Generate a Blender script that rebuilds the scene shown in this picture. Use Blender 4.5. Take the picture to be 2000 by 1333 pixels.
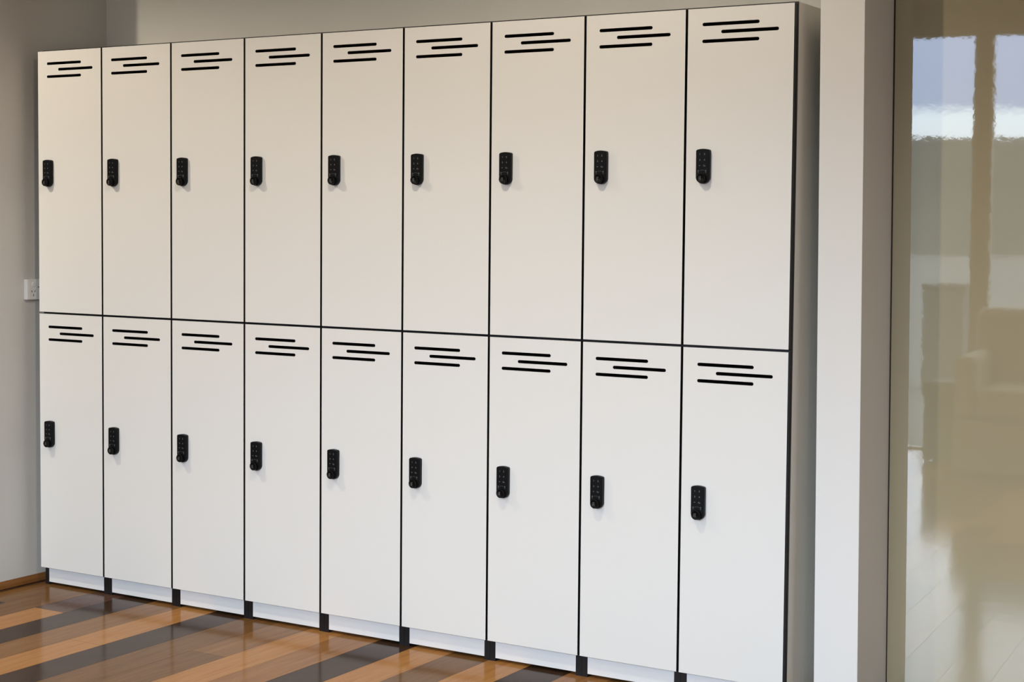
import bpy, bmesh, math, random
from mathutils import Vector, Matrix

scene = bpy.context.scene
for o in list(bpy.data.objects):
    bpy.data.objects.remove(o)
col = scene.collection

# ------------------------------------------------------------------ camera
YAW, PITCH, ROLL = 0.54981, -0.05412, 0.00865
FPX = 3216.24
cam_data = bpy.data.cameras.new('camera')
cam = bpy.data.objects.new('camera', cam_data)
col.objects.link(cam)
fw = Vector((-math.sin(YAW) * math.cos(PITCH), math.cos(YAW) * math.cos(PITCH), math.sin(PITCH)))
rt = Vector((math.cos(YAW), math.sin(YAW), 0.0))
up = rt.cross(fw)
r2 = math.cos(ROLL) * rt + math.sin(ROLL) * up
u2 = -math.sin(ROLL) * rt + math.cos(ROLL) * up
M = Matrix((r2, u2, -fw)).transposed().to_4x4()
M.translation = Vector((4.25206, -3.9479, 1.34873 - 0.0875))
cam.matrix_world = M
cam_data.sensor_width = 36.0
cam_data.sensor_fit = 'HORIZONTAL'
cam_data.lens = FPX / 2000 * 36.0
cam_data.shift_x = 25.08 / 2000
cam_data.shift_y = -61.17 / 2000
cam_data.clip_start = 0.05
cam_data.clip_end = 400
scene.camera = cam

# ------------------------------------------------------------------ view, sky, lamps
vs = scene.view_settings
vs.view_transform = 'Standard'
vs.look = 'None'
vs.exposure = 0.0
vs.gamma = 1.0
vs.use_curve_mapping = False

SKY = 0.64
LAMP = 44.0
CEIL = 2.50
WIN_Y = -4.6
WIN_HEAD = 2.314
LAMP_WARM = (1.0, 0.875, 0.70)

world = bpy.data.worlds.new('overcast_sky')
scene.world = world
world.use_nodes = True
nt = world.node_tree
nt.nodes.clear()
wo = nt.nodes.new('ShaderNodeOutputWorld')
bg = nt.nodes.new('ShaderNodeBackground')
tc = nt.nodes.new('ShaderNodeTexCoord')
sep = nt.nodes.new('ShaderNodeSeparateXYZ')
ramp = nt.nodes.new('ShaderNodeValToRGB')
noise = nt.nodes.new('ShaderNodeTexNoise')
mapn = nt.nodes.new('ShaderNodeMapping')
mapn.inputs['Scale'].default_value = (3, 3, 14)
noise.inputs['Scale'].default_value = 2.2
noise.inputs['Detail'].default_value = 4
ma = nt.nodes.new('ShaderNodeMath'); ma.operation = 'MULTIPLY_ADD'
ma.inputs[1].default_value = 0.018; ma.inputs[2].default_value = -0.009
ad = nt.nodes.new('ShaderNodeMath'); ad.operation = 'ADD'
nt.links.new(tc.outputs['Generated'], sep.inputs[0])
nt.links.new(tc.outputs['Generated'], mapn.inputs[0])
nt.links.new(mapn.outputs[0], noise.inputs['Vector'])
nt.links.new(noise.outputs[0], ma.inputs[0])
nt.links.new(sep.outputs['Z'], ad.inputs[0])
nt.links.new(ma.outputs[0], ad.inputs[1])
nt.links.new(ad.outputs[0], ramp.inputs[0])
els = ramp.color_ramp.elements
els[0].position = 0.0; els[0].color = (0.50, 0.53, 0.56, 1)
els[1].position = 1.0; els[1].color = (0.45, 0.50, 0.60, 1)
for p, c in ((0.0635, (0.50, 0.60, 0.67, 1)), (0.070, (0.23, 0.30, 0.44, 1)), (0.115, (0.26, 0.33, 0.47, 1)), (0.15, (1.35, 1.56, 1.82, 1)), (0.30, (1.30, 1.50, 1.75, 1)), (0.40, (0.7, 0.8, 0.94, 1))):
    e = els.new(p); e.color = c
nt.links.new(ramp.outputs[0], bg.inputs['Color'])
bg.inputs['Strength'].default_value = 13.0 * SKY
nt.links.new(bg.outputs[0], wo.inputs[0])

# recessed ceiling lamps of the room: two rows in front of the lockers, plus one added fill
def downlight_or_fill(x, y, power):
    ld = bpy.data.lights.new('downlight_or_fill', 'SPOT')
    ld.energy = power
    ld.color = LAMP_WARM
    ld.shadow_soft_size = 0.022
    ld.spot_size = math.radians(164)
    ld.spot_blend = 0.4
    o = bpy.data.objects.new('downlight_or_fill', ld)
    o.location = (x, y, CEIL - 0.012)
    col.objects.link(o)
for x, pw in ((-0.33, 1.80), (2.10, 1.30)):
    downlight_or_fill(x, -1.25, LAMP * pw)
for x, pw in ((-0.33, 0.70), (2.10, 0.42), (4.52, 0.75)):  # the rightmost one is an added warm fill for the right-facing sides
    downlight_or_fill(x, -2.45, LAMP * pw)

# ------------------------------------------------------------------ materials
def mat(name, color, rough=0.5, spec=0.5, coat=0.0, coat_rough=0.05, metallic=0.0, ior=1.5):
    m = bpy.data.materials.new(name)
    m.use_nodes = True
    b = m.node_tree.nodes['Principled BSDF']
    b.inputs['Base Color'].default_value = (*color, 1)
    b.inputs['Roughness'].default_value = rough
    b.inputs['Specular IOR Level'].default_value = spec
    b.inputs['IOR'].default_value = ior
    b.inputs['Coat Weight'].default_value = coat
    b.inputs['Coat Roughness'].default_value = coat_rough
    b.inputs['Metallic'].default_value = metallic
    return m, m.node_tree, b

def add_noise(m, scale, amount, bump=0.0, bump_scale=None, dist=0.001, stretch=(1, 1, 1), coat_bump=False):
    nt = m.node_tree
    b = nt.nodes['Principled BSDF']
    base = tuple(b.inputs['Base Color'].default_value)
    tc = nt.nodes.new('ShaderNodeTexCoord')
    mp = nt.nodes.new('ShaderNodeMapping'); mp.inputs['Scale'].default_value = stretch
    nt.links.new(tc.outputs['Object'], mp.inputs[0])
    n = nt.nodes.new('ShaderNodeTexNoise')
    n.inputs['Scale'].default_value = scale
    n.inputs['Detail'].default_value = 5
    nt.links.new(mp.outputs[0], n.inputs['Vector'])
    if amount:
        r = nt.nodes.new('ShaderNodeMix'); r.data_type = 'RGBA'
        r.inputs[6].default_value = tuple(c * (1 - amount) for c in base[:3]) + (1,)
        r.inputs[7].default_value = tuple(min(1, c * (1 + amount)) for c in base[:3]) + (1,)
        nt.links.new(n.outputs[0], r.inputs[0])
        nt.links.new(r.outputs[2], b.inputs['Base Color'])
    if bump:
        n2 = nt.nodes.new('ShaderNodeTexNoise')
        n2.inputs['Scale'].default_value = bump_scale or scale
        n2.inputs['Detail'].default_value = 3
        nt.links.new(mp.outputs[0], n2.inputs['Vector'])
        bp = nt.nodes.new('ShaderNodeBump')
        bp.inputs['Strength'].default_value = bump
        bp.inputs['Distance'].default_value = dist
        nt.links.new(n2.outputs[0], bp.inputs['Height'])
        nt.links.new(bp.outputs[0], b.inputs['Normal'])
        if coat_bump:
            nt.links.new(bp.outputs[0], b.inputs['Coat Normal'])

M_white, _, _ = mat('white_laminate', (0.775, 0.775, 0.75), 0.42, 0.4)
add_noise(M_white, 3.0, 0.012, 0.12, 900, 0.0003)
M_black, _, _ = mat('black_core', (0.012, 0.011, 0.012), 0.45, 0.35)
M_blackin, _, _ = mat('black_interior', (0.015, 0.012, 0.012), 0.8, 0.1)
M_side, _, _ = mat('grey_white_side_laminate', (0.84, 0.82, 0.74), 0.45, 0.4)
M_kick, _, _ = mat('white_kick_laminate', (0.78, 0.785, 0.785), 0.35, 0.4)
M_wall, _, _ = mat('painted_plaster', (0.73, 0.715, 0.67), 0.8, 0.2)
add_noise(M_wall, 2.0, 0.02, 0.25, 160, 0.0006)
M_wall_l, _, _ = mat('shade_darkened_plaster', (0.585, 0.57, 0.535), 0.8, 0.2)  # off-white plaster darkened: the left wall's shade is put into its colour
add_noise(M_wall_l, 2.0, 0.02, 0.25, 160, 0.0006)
M_pillar, _, _ = mat('white_painted_plaster', (0.80, 0.79, 0.765), 0.7, 0.25)
add_noise(M_pillar, 2.0, 0.01, 0.2, 160, 0.0006)
M_room, _, _ = mat('room_wall_paint', (0.34, 0.33, 0.31), 0.85, 0.15)
M_ceil, _, _ = mat('ceiling_paint', (0.84, 0.82, 0.78), 0.9, 0.1)
M_lock, _, _ = mat('lock_plastic', (0.006, 0.0065, 0.0075), 0.45, 0.12)
M_knob, _, _ = mat('knob_plastic', (0.004, 0.004, 0.004), 0.42, 0.12)
M_mark, _, _ = mat('lock_print', (0.15, 0.155, 0.16), 0.6, 0.3)
M_outlet, _, _ = mat('outlet_plastic', (0.80, 0.80, 0.78), 0.35, 0.5)
M_dark, _, _ = mat('dark_slot', (0.02, 0.02, 0.02), 0.6, 0.3)
M_seal, _, _ = mat('rubber_seal', (0.03, 0.02, 0.015), 0.6, 0.3)
M_panel, _, _ = mat('glossy_beige_panel', (0.40, 0.348, 0.222), 0.02, 0.5, ior=2.2)
add_noise(M_panel, 1.5, 0.03, 0.022, 38, 0.0012)
M_frame, _, _ = mat('window_frame_paint', (0.30, 0.26, 0.20), 0.5, 0.4)
M_ground, _, _ = mat('dull_ground', (0.14, 0.145, 0.13), 0.9, 0.1)
M_hill, _, _ = mat('distant_hill', (0.085, 0.095, 0.085), 0.95, 0.0)
add_noise(M_hill, 0.2, 0.25)
M_grey, _, _ = mat('grey_fabric', (0.09, 0.088, 0.085), 0.85, 0.2)
M_sofa, _, _ = mat('beige_fabric', (0.42, 0.37, 0.28), 0.9, 0.1)
M_steel, _, _ = mat('chair_steel', (0.4, 0.4, 0.4), 0.35, 0.5, metallic=1.0)
M_sub, _, _ = mat('board_groove', (0.03, 0.018, 0.01), 0.8, 0.1)

def wood(name, c1, c2, rough=0.14):
    m, nt, b = mat(name, c1, rough, 0.5, ior=1.145)
    tc = nt.nodes.new('ShaderNodeTexCoord')
    mp = nt.nodes.new('ShaderNodeMapping'); mp.inputs['Scale'].default_value = (38, 2.2, 1)
    nt.links.new(tc.outputs['Object'], mp.inputs[0])
    n = nt.nodes.new('ShaderNodeTexNoise'); n.inputs['Scale'].default_value = 1.3
    n.inputs['Detail'].default_value = 7; n.inputs['Roughness'].default_value = 0.62
    n.inputs['Distortion'].default_value = 0.5
    nt.links.new(mp.outputs[0], n.inputs['Vector'])
    mp2 = nt.nodes.new('ShaderNodeMapping'); mp2.inputs['Scale'].default_value = (240, 9, 1)
    nt.links.new(tc.outputs['Object'], mp2.inputs[0])
    n2 = nt.nodes.new('ShaderNodeTexNoise'); n2.inputs['Scale'].default_value = 1.0
    n2.inputs['Detail'].default_value = 3
    nt.links.new(mp2.outputs[0], n2.inputs['Vector'])
    av = nt.nodes.new('ShaderNodeMath'); av.operation = 'MULTIPLY_ADD'
    av.inputs[1].default_value = 0.35
    mu = nt.nodes.new('ShaderNodeMath'); mu.operation = 'MULTIPLY'; mu.inputs[1].default_value = 0.65
    nt.links.new(n.outputs[0], mu.inputs[0])
    nt.links.new(n2.outputs[0], av.inputs[0]); nt.links.new(mu.outputs[0], av.inputs[2])
    r = nt.nodes.new('ShaderNodeValToRGB')
    r.color_ramp.elements[0].position = 0.32; r.color_ramp.elements[0].color = (*c1, 1)
    r.color_ramp.elements[1].position = 0.68; r.color_ramp.elements[1].color = (*c2, 1)
    nt.links.new(av.outputs[0], r.inputs[0])
    nt.links.new(r.outputs[0], b.inputs['Base Color'])
    # gentle waviness of the lacquer
    nw = nt.nodes.new('ShaderNodeTexNoise'); nw.inputs['Scale'].default_value = 9
    nw.inputs['Detail'].default_value = 2
    nt.links.new(tc.outputs['Object'], nw.inputs['Vector'])
    bp = nt.nodes.new('ShaderNodeBump'); bp.inputs['Strength'].default_value = 0.25
    bp.inputs['Distance'].default_value = 0.002
    nt.links.new(nw.outputs[0], bp.inputs['Height'])
    nt.links.new(bp.outputs[0], b.inputs['Normal'])
    return m
W_light = wood('timber_tan', (0.34, 0.150, 0.042), (0.47, 0.235, 0.078))
W_mid = wood('timber_brown', (0.13, 0.062, 0.020), (0.21, 0.105, 0.036))
W_dark = wood('timber_dark', (0.038, 0.020, 0.011), (0.064, 0.036, 0.022))
W_pink = wood('timber_reddish', (0.24, 0.108, 0.034), (0.34, 0.165, 0.062))
W_olive = wood('timber_olive_brown', (0.18, 0.085, 0.027), (0.28, 0.14, 0.05))
W_plum = wood('timber_plum_brown', (0.085, 0.043, 0.030), (0.125, 0.068, 0.048))
WOODS = [W_light, W_mid, W_dark, W_pink, W_olive, W_plum]
M_skirt = wood('timber_skirting', (0.16, 0.062, 0.018), (0.26, 0.11, 0.035), 0.3)

# ------------------------------------------------------------------ helpers
def box(bm, x0, x1, y0, y1, z0, z1, mi=0):
    vs_ = [bm.verts.new(p) for p in ((x0, y0, z0), (x1, y0, z0), (x1, y1, z0), (x0, y1, z0),
                                     (x0, y0, z1), (x1, y0, z1), (x1, y1, z1), (x0, y1, z1))]
    fs = {}
    for k, idx in (('bottom', (0, 3, 2, 1)), ('top', (4, 5, 6, 7)), ('front', (0, 1, 5, 4)),
                   ('right', (1, 2, 6, 5)), ('back', (2, 3, 7, 6)), ('left', (3, 0, 4, 7))):
        f = bm.faces.new([vs_[i] for i in idx]); f.material_index = mi
        fs[k] = f
    return fs, vs_

def obj(name, bm, mats, parent=None, bevel=0.0, smooth=False, segs=2):
    me = bpy.data.meshes.new(name)
    bm.normal_update()
    bm.to_mesh(me); bm.free()
    for m in (mats if isinstance(mats, (list, tuple)) else [mats]):
        me.materials.append(m)
    if smooth:
        for p in me.polygons: p.use_smooth = True
    o = bpy.data.objects.new(name, me)
    col.objects.link(o)
    if parent: o.parent = parent
    if bevel:
        md = o.modifiers.new('bevel', 'BEVEL'); md.width = bevel; md.segments = segs
        md.limit_method = 'ANGLE'; md.angle_limit = math.radians(40)
    return o

def struct(name, bm, mats, bevel=0.0):
    o = obj(name, bm, mats, None, bevel)
    o['kind'] = 'structure'
    return o

def cyl(bm, c, axis, r, h, seg=32, mi=0, r_top=None):
    """cylinder from c along axis vector, height h"""
    ax = Vector(axis).normalized()
    q = ax.to_track_quat('Z', 'Y')
    rt_ = r if r_top is None else r_top
    a = [bm.verts.new(Vector(c) + q @ Vector((r * math.cos(t), r * math.sin(t), 0))) for t in (2 * math.pi * i / seg for i in range(seg))]
    b = [bm.verts.new(Vector(c) + q @ Vector((rt_ * math.cos(t), rt_ * math.sin(t), h))) for t in (2 * math.pi * i / seg for i in range(seg))]
    fs = [bm.faces.new(a[::-1]), bm.faces.new(b)]
    for i in range(seg):
        fs.append(bm.faces.new((a[i], a[(i + 1) % seg], b[(i + 1) % seg], b[i])))
    for f in fs: f.material_index = mi
    return fs

# ------------------------------------------------------------------ the room
LWX = -0.057       # face of the short wall left of the lockers
BACK = 0.377       # wall behind the lockers
PX0, PX1, PY = 2.7431, 2.8600, 0.08   # wall end right of the lockers
XL, XR = -3.2, 6.4

# floor: boards run from the lockers to the windows, one mesh
bm = bmesh.new()
random.seed(11)
PW = 0.13
ox = 0.235
known = {  # board index: list of (from y, to y, wood)
    -2: [(-9, -0.25, 2), (-0.25, 0.5, 1)],
    -1: [(-9, 0.5, 1)],
    0: [(-9, -0.2436, 0), (-0.2436, 0.5, 5)],
    1: [(-9, 0.5, 2)],
    2: [(-9, 0.5, 4)],
    3: [(-9, -0.47, 0), (-0.47, 0.5, 0)],
    4: [(-9, 0.5, 2)],
    5: [(-9, 0.5, 1)],
    6: [(-9, -0.368, 1), (-0.368, 0.5, 4)],
    7: [(-9, -0.66, 0), (-0.66, 0.5, 0)],
    8: [(-9, 0.5, 3)],
    9: [(-9, 0.5, 2)],
    10: [(-9, 0.5, 0)],
    11: [(-9, 0.5, 1)],
    12: [(-9, 0.5, 0)],
    13: [(-9, 0.5, 2)],
    14: [(-9, 0.5, 3)],
}
def board(x0, x1, y0, y1, mi):
    g = 0.0005
    v = [bm.verts.new(p) for p in ((x0 + g, y0 + g, 0), (x1 - g, y0 + g, 0), (x1 - g, y1 - g, 0), (x0 + g, y1 - g, 0))]
    f = bm.faces.new(v); f.material_index = mi
i0 = int(math.floor((XL - ox) / PW)); i1 = int(math.ceil((XR - ox) / PW))
for i in range(i0, i1):
    x0, x1 = ox + i * PW, ox + (i + 1) * PW
    segs = []
    y = 0.6
    if i in known:
        for a, b_, w in reversed(known[i]):
            lo = max(a, -1.3 - random.random() * 0.8)
            segs.append((lo, min(b_, 0.6), w)); y = lo
            if a < -5: break
    while y > WIN_Y:
        ln = random.uniform(0.8, 1.9)
        segs.append((max(y - ln, WIN_Y), y, random.choice((0, 1, 2, 3, 4, 4, 1))))
        y -= ln
    for a, b_, w in segs:
        if b_ - a > 0.01:
            board(x0, x1, a, b_, w)
n = len(bm.faces)
v = [bm.verts.new(p) for p in ((XL, WIN_Y, -0.0012), (XR, WIN_Y, -0.0012), (XR, 0.6, -0.0012), (XL, 0.6, -0.0012))]
f = bm.faces.new(v); f.material_index = 6
struct('floor', bm, WOODS + [M_sub])

bm = bmesh.new(); box(bm, XL, XR, WIN_Y - 0.1, 0.6, CEIL, CEIL + 0.1)
struct('ceiling', bm, M_ceil)
bm = bmesh.new(); box(bm, XL, 2.80, BACK, BACK + 0.12, -0.05, CEIL)
struct('wall_back', bm, M_wall)
bm = bmesh.new(); box(bm, 2.84, XR, 0.40, 0.50, -0.05, CEIL)
struct('wall_back_right', bm, M_pillar)
bm = bmesh.new(); box(bm, XL - 0.1, XL, WIN_Y - 0.1, 0.6, -0.05, CEIL)
struct('wall_far_left', bm, M_room)
bm = bmesh.new(); box(bm, XR, XR + 0.1, WIN_Y - 0.1, 0.6, -0.05, CEIL)
struct('wall_far_right', bm, M_pillar)
# short return wall left of the lockers
bm = bmesh.new(); box(bm, LWX - 0.12, LWX, -0.20, BACK, -0.05, CEIL)
struct('wall_left', bm, M_wall_l)
# wall end to the right of the lockers (a hair out of plumb)
bm = bmesh.new()
_, vv = box(bm, PX0, PX1, PY, 0.40, -0.02, CEIL)
for q in vv:
    q.co.x += -(q.co.z - 0.955) * 0.0092
struct('wall_right', bm, M_pillar, 0.0012)

# little timber skirting at the foot of the left wall
bm = bmesh.new()
prof = [(0, 0), (0.012, 0), (0.012, 0.012), (0.008, 0.019), (0.003, 0.023), (0, 0.024)]
a = [bm.verts.new((LWX + p, -0.20, 0.0015 + z)) for p, z in prof]
b_ = [bm.verts.new((LWX + p, BACK, 0.0015 + z)) for p, z in prof]
bm.faces.new(a); bm.faces.new(b_[::-1])
for i in range(len(prof)):
    j = (i + 1) % len(prof)
    bm.faces.new((a[j], a[i], b_[i], b_[j]))
bmesh.ops.recalc_face_normals(bm, faces=bm.faces)
struct('baseboard_left', bm, M_skirt)

# window wall behind the camera: head strip, full height glazing between mullions
bm = bmesh.new(); box(bm, XL, XR, WIN_Y - 0.1, WIN_Y, WIN_HEAD, CEIL)
struct('wall_front', bm, M_room)
mulls = [2.177 + 1.25 * k for k in range(-4, 4)]
GL0, GL1 = 3, 6
edges = mulls[GL0:GL1 + 1]
for k in range(len(edges) - 1):
    xa, xb = edges[k], edges[k + 1]
    bm = bmesh.new()
    hw = 0.0511
    if True: box(bm, xa, xa + hw, WIN_Y - 0.06, WIN_Y, 0, WIN_HEAD)
    if True: box(bm, xb - hw, xb, WIN_Y - 0.06, WIN_Y, 0, WIN_HEAD)
    a0 = xa + hw; b0 = xb - hw
    box(bm, a0, b0, WIN_Y - 0.06, WIN_Y, 0, 0.012)
    box(bm, a0, b0, WIN_Y - 0.06, WIN_Y, WIN_HEAD - 0.02, WIN_HEAD)
    w = struct('window_%d' % (k + 1), bm, M_frame)
    pl = bpy.data.lights.new('window_portal', 'AREA')
    pl.shape = 'RECTANGLE'; pl.size = xb - xa; pl.size_y = WIN_HEAD
    pl.cycles.is_portal = True
    po = bpy.data.objects.new('window_portal', pl); col.objects.link(po)
    po.location = ((xa + xb) / 2, WIN_Y - 0.07, WIN_HEAD / 2)
    po.rotation_euler = (math.radians(90), 0, 0)   # faces +y, into the room

# solid wall either side of the glazing
for nm, xa, xb in (('wall_front_left', XL, mulls[GL0]), ('wall_front_right', mulls[GL1], XR)):
    bm = bmesh.new(); box(bm, xa, xb, WIN_Y - 0.08, WIN_Y, 0.0, WIN_HEAD)
    struct(nm, bm, M_room)

# outside: ground and a low ridge
bm = bmesh.new(); box(bm, -120, 120, -120, WIN_Y - 0.1, -0.6, -0.12)
o = struct('ground', bm, M_ground)
bm = bmesh.new()
random.seed(4)
N = 60
rows = []
for (yy, hh) in ((-70, -0.2), (-78, 3.0), (-86, 5.4), (-95, 6.3), (-110, 4)):
    rows.append([bm.verts.new((-110 + 220 * i / N, yy, hh + (0.25 * math.sin(i * 0.35) + random.uniform(-.12, .12)) * (hh > 0))) for i in range(N + 1)])
for r in range(len(rows) - 1):
    for i in range(N):
        bm.faces.new((rows[r][i], rows[r][i + 1], rows[r + 1][i + 1], rows[r + 1][i]))
o = obj('hill', bm, M_hill, smooth=True); o['kind'] = 'structure'

# ------------------------------------------------------------------ glossy panel right of the wall end
ang = 0.0415
pan = bpy.data.objects.new('glossy_panel', None); col.objects.link(pan)
pan.location = (PX1, 0.3072, 0.0)
pan.rotation_euler = (0, 0, ang)
pan['label'] = 'tall glossy beige panel to the right of the white wall end, mirroring a window'
pan['category'] = 'panel'
bm = bmesh.new()
_, vv = box(bm, 0.0, 1.35, 0.0, 0.018, 0.004, CEIL - 0.01)
for q in vv:
    if q.co.x < 0.5:
        q.co.x += (q.co.z - 0.955) * -0.0092 + 0.0034 + (q.co.z - 1.0) * 0.0008
obj('panel_sheet', bm, M_panel, pan, 0.0008)
bm = bmesh.new()
_, vv = box(bm, 0.0002, 0.0030, -0.0004, 0.012, 0.004, CEIL - 0.01)
for q in vv:
    q.co.x += (q.co.z - 0.955) * -0.0092 + (0 if q.co.x < 0.001 else (q.co.z - 1.0) * 0.0008)
obj('edge_seal', bm, M_seal, pan)

# ------------------------------------------------------------------ power outlet on the left wall
out = bpy.data.objects.new('power_outlet', None); col.objects.link(out)
out.location = (LWX, 0.0405, 1.0125)     # plate runs y -0.017 .. 0.098
out['label'] = 'white double power outlet on the left wall, half hidden by the lockers'
out['category'] = 'power outlet'
bm = bmesh.new(); box(bm, 0, 0.0165, -0.0575, 0.0575, -0.035, 0.035)
obj('plate', bm, M_outlet, out, 0.0018)
for s in (-1, 1):
    yc = 0.029 * s
    bm = bmesh.new(); cyl(bm, (0.0162, yc, 0.0175), (1, 0, 0), 0.0078, 0.0028, 28)
    obj('switch', bm, M_outlet, out, 0.0008)
    for dy, dz, tilt in ((-0.0068, -0.0065, 0.5), (0.0068, -0.0065, -0.5), (0, -0.0195, 0)):
        bm = bmesh.new()
        box(bm, 0.0160, 0.0168, -0.0011, 0.0011, -0.0038, 0.0038)
        bmesh.ops.rotate(bm, verts=bm.verts, cent=(0, 0, 0), matrix=Matrix.Rotation(tilt, 3, 'X'))
        bmesh.ops.translate(bm, verts=bm.verts, vec=(0, yc + dy, dz))
        obj('pin_slot', bm, M_dark, out)
bm = bmesh.new()
for dy in (-0.006, 0.006):
    cyl(bm, (0.0160, dy, 0.0075), (1, 0, 0), 0.0022, 0.0008, 12)
obj('indicator', bm, M_dark, out)

# ------------------------------------------------------------------ lock pieces (shared meshes), local origin = lock centre at door face
BW, BH, BD = 0.0375, 0.0905, 0.0135
def lock_body_mesh():
    bm = bmesh.new()
    r = BW / 2
    pts = []
    zt = BH / 2; zb = -BH / 2
    cr = 0.0045
    # top edge: slightly arched between rounded corners
    for i in range(9):
        t = math.pi / 2 * i / 8
        pts.append((r - cr + cr * math.sin(t) if False else -(r - cr) - cr * math.cos(t), zt - 0.0018 - cr + cr * math.sin(t)))
    for i in range(1, 8):
        u = -1 + 2 * i / 8
        pts.append((u * (r - cr), zt - 0.0018 * u * u))
    for i in range(9):
        t = math.pi / 2 * (1 - i / 8)
        pts.append(((r - cr) + cr * math.cos(t), zt - 0.0018 - cr + cr * math.sin(t)))
    # bottom: squashed half round
    for i in range(1, 24):
        t = math.pi * i / 24
        pts.append((r * math.cos(t), zb + r * 0.92 - r * 0.92 * math.sin(t)))
    def ring(s, y):
        return [bm.verts.new((x * s, y, z * (1 - (1 - s) * BW / BH))) for x, z in pts]
    rings = [ring(1.0, 0.0), ring(1.0, -BD * 0.78), ring(0.972, -BD * 0.93), ring(0.92, -BD)]
    for a, b in zip(rings, rings[1:]):
        for i in range(len(a)):
            j = (i + 1) % len(a)
            bm.faces.new((a[i], a[j], b[j], b[i]))
    bm.faces.new(rings[-1]); bm.faces.new(rings[0][::-1])
    bmesh.ops.recalc_face_normals(bm, faces=bm.faces)
    me = bpy.data.meshes.new('lock_body'); bm.to_mesh(me); bm.free(); me.materials.append(M_lock)
    return me
KZ = -0.0305      # knob centre below lock centre
KR = 0.0128
KP = 0.0235       # how far the knob stands off the door
def knob_mesh():
    bm = bmesh.new()
    prof = [(KR * 0.86, -BD + 0.001), (KR * 0.86, -BD - 0.0022), (KR, -BD - 0.003), (KR, -KP + 0.0012), (KR * 0.93, -KP), (KR * 0.80, -KP), (KR * 0.77, -KP + 0.0007), (0, -KP + 0.0005)]
    seg = 40; rings = []
    for r, y in prof[:-1]:
        rings.append([bm.verts.new((r * math.cos(2 * math.pi * i / seg), y, KZ + r * math.sin(2 * math.pi * i / seg))) for i in range(seg)])
    for a, b in zip(rings, rings[1:]):
        for i in range(seg):
            bm.faces.new((a[i], a[(i + 1) % seg], b[(i + 1) % seg], b[i]))
    c = bm.verts.new((0, prof[-1][1], KZ))
    for i in range(seg):
        bm.faces.new((rings[-1][i], rings[-1][(i + 1) % seg], c))
    bm.faces.new(rings[0][::-1])
    bmesh.ops.recalc_face_normals(bm, faces=bm.faces)
    me = bpy.data.meshes.new('lock_knob'); bm.to_mesh(me); bm.free(); me.materials.append(M_knob)
    return me
def flat_box(bm, x0, x1, z0, z1, y):
    box(bm, x0, x1, y - 0.00015, y + 0.0001, z0, z1)
def marks_mesh():
    bm = bmesh.new()
    fy = -BD - 0.0001
    def glyph(ch, cx, cz, h):
        cu = bpy.data.curves.new('glyph', 'FONT'); cu.body = ch; cu.size = h / 0.72
        cu.align_x = 'CENTER'; cu.extrude = 0.0001; cu.offset = 0.00016
        t = bpy.data.objects.new('glyph', cu); col.objects.link(t)
        dg = bpy.context.evaluated_depsgraph_get()
        me = bpy.data.meshes.new_from_object(t.evaluated_get(dg))
        me.transform(Matrix.Translation((cx, fy, cz - h / 2)) @ Matrix.Rotation(math.pi / 2, 4, 'X'))
        bm.from_mesh(me)
        bpy.data.meshes.remove(me); bpy.data.objects.remove(t); bpy.data.curves.remove(cu)
    for ch, cx, cz in (('1', -0.0068, 0.0315), ('2', 0.0062, 0.0315), ('3', -0.0068, 0.0165), ('4', 0.0062, 0.0165)):
        glyph(ch, cx, cz, 0.0046)
    # third row: little key and a C
    flat_box(bm, -0.0088, -0.0048, 0.0012, 0.0020, fy)
    flat_box(bm, -0.0088, -0.0070, 0.0002, 0.0028, fy)
    glyph('C', 0.0048, 0.0016, 0.0040)
    glyph('x', 0.0082, 0.0012, 0.0034)
    # arc between the open and shut padlocks
    n = 14
    for i in range(n):
        t0 = math.radians(118 - 56 * i / n); t1 = math.radians(118 - 56 * (i + 1) / n)
        R0, R1 = 0.0165, 0.0169
        q = [bm.verts.new((R * math.cos(t), fy - 0.0001, -0.0268 + R * math.sin(t))) for R, t in ((R0, t0), (R0, t1), (R1, t1), (R1, t0))]
        bm.faces.new(q)
    for s, lift in ((-1, 0.0), (1, 0.0006)):
        cx = 0.0108 * s - 0.0003
        flat_box(bm, cx - 0.0013, cx + 0.0013, -0.0138, -0.0115, fy)
        flat_box(bm, cx - 0.0010, cx - 0.0006, -0.0115, -0.0100 + lift, fy)
        flat_box(bm, cx + 0.0006, cx + 0.0010, -0.0115, -0.0100, fy)
        flat_box(bm, cx - 0.0010, cx + 0.0010, -0.0103 + lift, -0.0099 + lift, fy)
        flat_box(bm, cx - 0.0011, cx + 0.0011, -0.0160, -0.0153, fy)
        flat_box(bm, cx - 0.0011, cx + 0.0011, -0.0174, -0.0167, fy)
    me = bpy.data.meshes.new('keypad_print'); bm.to_mesh(me); bm.free(); me.materials.append(M_mark)
    return me
def knob_print_mesh():
    bm = bmesh.new()
    ky = -KP + 0.00035
    flat_box(bm, -0.0042, -0.0034, KZ - 0.0048, KZ + 0.0048, ky)
    for i in range(9):     # squiggle of small upright lettering
        z = KZ - 0.0046 + i * 0.00104
        d = 0.0002 * math.sin(i * 1.9)
        flat_box(bm, -0.0013 + d, 0.0002 + d + 0.0007 * (i in (0, 8)), z, z + 0.0008, ky)
    me = bpy.data.meshes.new('knob_print'); bm.to_mesh(me); bm.free(); me.materials.append(M_mark)
    return me
ME_BODY, ME_KNOB, ME_MARK, ME_KPR = lock_body_mesh(), knob_mesh(), marks_mesh(), knob_print_mesh()
for me in (ME_BODY, ME_KNOB):
    for p in me.polygons: p.use_smooth = len(p.vertices) <= 4

def link_mesh(name, me, parent, loc):
    o = bpy.data.objects.new(name, me); col.objects.link(o)
    o.parent = parent; o.location = loc
    return o

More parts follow.
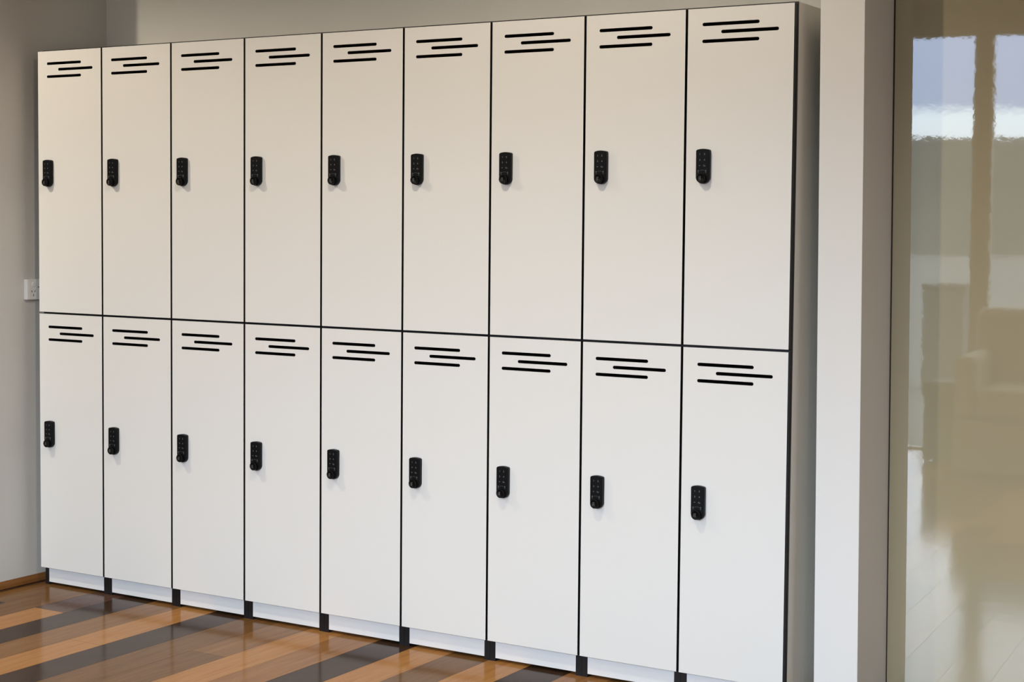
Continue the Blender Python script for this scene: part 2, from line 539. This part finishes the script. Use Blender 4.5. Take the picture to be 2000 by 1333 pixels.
# ------------------------------------------------------------------ door with three vent slots cut through
DT = 0.018
def door_mesh(w, h, sx, slot_dz):
    """origin: lower left front corner of the door; x right, y back, z up"""
    bm = bmesh.new()
    loops = []
    def loop(pts):
        v = [bm.verts.new((x, 0, z)) for x, z in pts]
        e = [bm.edges.new((v[i], v[(i + 1) % len(v)])) for i in range(len(v))]
        loops.append(v); return e
    E_ = loop([(0, 0), (w, 0), (w, h), (0, h)])
    r = 0.0045
    for (x0, x1), dz in zip(((0.0431 + sx, 0.2017 + sx), (0.0960 + sx, 0.2545 + sx), (0.0431 + sx, 0.2017 + sx)), slot_dz):
        zc = h - dz
        pts = []
        for i in range(13):
            t = math.pi / 2 + math.pi * i / 12
            pts.append((x0 + r + r * math.cos(t), zc + r * math.sin(t)))
        for i in range(13):
            t = -math.pi / 2 + math.pi * i / 12
            pts.append((x1 - r + r * math.cos(t), zc + r * math.sin(t)))
        E_ += loop(pts)
    bmesh.ops.triangle_fill(bm, use_beauty=True, use_dissolve=False, edges=E_)
    front = list(bm.faces)
    back = {}
    for v in list(bm.verts):
        back[v] = bm.verts.new(v.co + Vector((0, DT, 0)))
    for f in front:
        if f.normal.y > 0: f.normal_flip()
    for f in front:
        nf = bm.faces.new([back[v] for v in reversed(f.verts)]); nf.material_index = 0
    for L in loops:
        for i in range(len(L)):
            a, b = L[i], L[(i + 1) % len(L)]
            nf = bm.faces.new((a, b, back[b], back[a])); nf.material_index = 1
    bmesh.ops.recalc_face_normals(bm, faces=bm.faces)
    me = bpy.data.meshes.new('door'); bm.to_mesh(me); bm.free()
    me.materials.append(M_white); me.materials.append(M_black)
    return me

# ------------------------------------------------------------------ nine two-door locker units in a row
GX = [0.0, 0.2955, 0.5995, 0.9030, 1.2025, 1.5010, 1.7995, 2.0990, 2.4000, 2.6995]
Z_BOT, Z_M0, Z_M1, Z_TOP = 0.0625, 0.9324, 0.9392, 1.8157
CT = 1.8212
TH = 0.018
CY0, CY1 = 0.020, 0.374
HG = 0.0036
labels = ['white two-door locker at the left end of the row, beside the power outlet',
          'white two-door locker, second from the left end of the row',
          'white two-door locker, third from the left end of the row',
          'white two-door locker, fourth from the left end of the row',
          'white two-door locker in the middle of the row of nine',
          'white two-door locker just right of the middle one in the row',
          'white two-door locker, third from the right end of the row',
          'white two-door locker, second from the right end of the row',
          'white two-door locker at the right end of the row, against the white wall end']
lock_dx = [-0.001, 0.002, 0.000, 0.0005, 0.000, 0.001, 0.002, 0.003, 0.003]

def panel(name, parent, x0, x1, y0, y1, z0, z1, outer=(), edge=('front',), base=2, bev=0.0):
    """mats: 0 white, 1 black edge, 2 black interior"""
    bm = bmesh.new()
    fs, _ = box(bm, x0, x1, y0, y1, z0, z1, base)
    for k in outer: fs[k].material_index = 0 if k == 'top' else 3
    for k in edge: fs[k].material_index = 1
    return obj(name, bm, [M_white, M_black, M_blackin, M_side], parent, bev)

for k in range(9):
    xa, xb = GX[k], GX[k + 1]
    W = xb - xa
    u = bpy.data.objects.new('locker_unit', None); col.objects.link(u)
    u.location = (xa, 0, 0)
    u['label'] = labels[k]; u['category'] = 'locker'; u['group'] = 'row of two-door lockers'
    ci, cw = (0.0004, W - 0.0004) if 0 < k < 8 else ((0.0005, W - 0.0004) if k == 0 else (0.0004, W - 0.0028))
    # carcass
    panel('side_panel', u, ci, ci + TH, CY0, CY1, 0.0, CT, outer=(('left',) if k == 0 else ()), edge=('front',))
    panel('side_panel', u, cw - TH, cw, CY0, CY1, 0.0, CT, outer=(('right',) if k == 8 else ()), edge=('front',))
    panel('top_panel', u, ci + TH, cw - TH, CY0, CY1, CT - TH, CT, outer=('top',), edge=('front',))
    panel('middle_shelf', u, ci + TH, cw - TH, CY0 + 0.0, CY1 - 0.008, 0.9268, 0.9448, edge=('front',))
    panel('base_panel', u, ci + TH, cw - TH, CY0, CY1 - 0.008, Z_BOT - 0.0062, Z_BOT + 0.012, edge=('front', 'bottom'))
    panel('back_panel', u, ci + TH, cw - TH, CY1 - 0.008, CY1 - 0.0002, Z_BOT - 0.001, CT - TH, edge=())
    bm = bmesh.new()
    box(bm, ci + TH + 0.0004, cw - TH - 0.0004, CY0 - 0.0006, CY0 + 0.016, 0.0095, Z_BOT - 0.0064)
    obj('kick_panel', bm, M_kick, u)
    if k == 8:   # black edging that wraps onto the exposed side
        bm = bmesh.new(); box(bm, cw + 0.0001, cw + 0.0008, CY0 - 0.0004, CY0 + 0.009, 0.0005, CT)
        obj('edge_band', bm, M_black, u)
    # doors
    d0 = 0.0006 if k == 0 else HG
    d1 = W - (0.0026 if k == 8 else HG)
    for z0, z1, sl, lz in ((Z_M1, Z_TOP, (0.0415, 0.0622, 0.0850), 1.4945 - 0.0875), (Z_BOT, Z_M0, (0.0437, 0.0652, 0.0868), 0.6115 - 0.0875)):
        dx = 0.0015 if k == 8 else 0.0
        me = door_mesh(d1 - d0, z1 - z0, dx - d0, sl)
        d = link_mesh('door', me, u, (d0, 0, z0))
        lx = 0.0527 + lock_dx[k] - d0
        loc = (lx, -0.0001, lz - z0)
        link_mesh('lock_body', ME_BODY, d, loc)
        link_mesh('lock_knob', ME_KNOB, d, loc)
        link_mesh('keypad_print', ME_MARK, d, loc)
        link_mesh('knob_print', ME_KPR, d, loc)
# ------------------------------------------------------------------ things by the windows, seen only as dim reflections in the panel
st = bpy.data.objects.new('padded_stool', None); col.objects.link(st)
st.location = (2.10, -4.22, 0); st.rotation_euler = (0, 0, math.radians(8))
st['label'] = 'low grey padded stool, a dark blur low in the glossy panel reflection'
st['category'] = 'stool'
bm = bmesh.new(); box(bm, -0.105, 0.105, -0.12, 0.12, 0.33, 0.43); obj('seat', bm, M_grey, st, 0.03, segs=3)
bm = bmesh.new(); box(bm, -0.095, 0.095, -0.11, 0.11, 0.012, 0.34); obj('skirt', bm, M_grey, st, 0.01)
for sx in (-1, 1):
    for sy in (-1, 1):
        bm = bmesh.new(); cyl(bm, (sx * 0.075, sy * 0.09, 0.0), (0, 0, 1), 0.013, 0.014, 16)
        obj('leg', bm, M_steel, st)

sf = bpy.data.objects.new('sofa', None); col.objects.link(sf)
sf.location = (2.72, -4.10, 0)
sf['label'] = 'beige sofa mirrored dimly along the right edge of the glossy panel'
sf['category'] = 'sofa'
bm = bmesh.new(); box(bm, -0.50, 0.50, -0.36, 0.34, 0.012, 0.28); obj('base', bm, M_sofa, sf, 0.015)
bm = bmesh.new(); box(bm, -0.39, 0.39, -0.20, 0.36, 0.28, 0.44); obj('seat_cushion', bm, M_sofa, sf, 0.035, segs=4)
bm = bmesh.new(); box(bm, -0.50, 0.50, -0.38, -0.20, 0.28, 0.82); obj('backrest', bm, M_sofa, sf, 0.05, segs=4)
for sx in (-1, 1):
    bm = bmesh.new(); box(bm, sx * 0.445 - 0.055, sx * 0.445 + 0.055, -0.20, 0.35, 0.28, 0.60); obj('armrest', bm, M_sofa, sf, 0.035, segs=4)
    for sy in (-1, 1):
        bm = bmesh.new(); cyl(bm, (sx * 0.44, sy * 0.29, 0.0), (0, 0, 1), 0.018, 0.014, 16)
        obj('leg', bm, M_dark, sf)

pb = bpy.data.objects.new('garden_planter', None); col.objects.link(pb)
pb.location = (1.05, -9.3, -0.12)
pb['label'] = 'tall dark box planter outside the window, mirrored in the middle of the glossy panel'
pb['category'] = 'planter'
bm = bmesh.new(); box(bm, -0.17, 0.17, -0.17, 0.17, 0.0, 0.85)
obj('box', bm, M_grey, pb, 0.012)
bm = bmesh.new(); box(bm, -0.18, 0.18, -0.18, 0.18, 0.85, 0.89)
obj('rim', bm, M_grey, pb, 0.008)
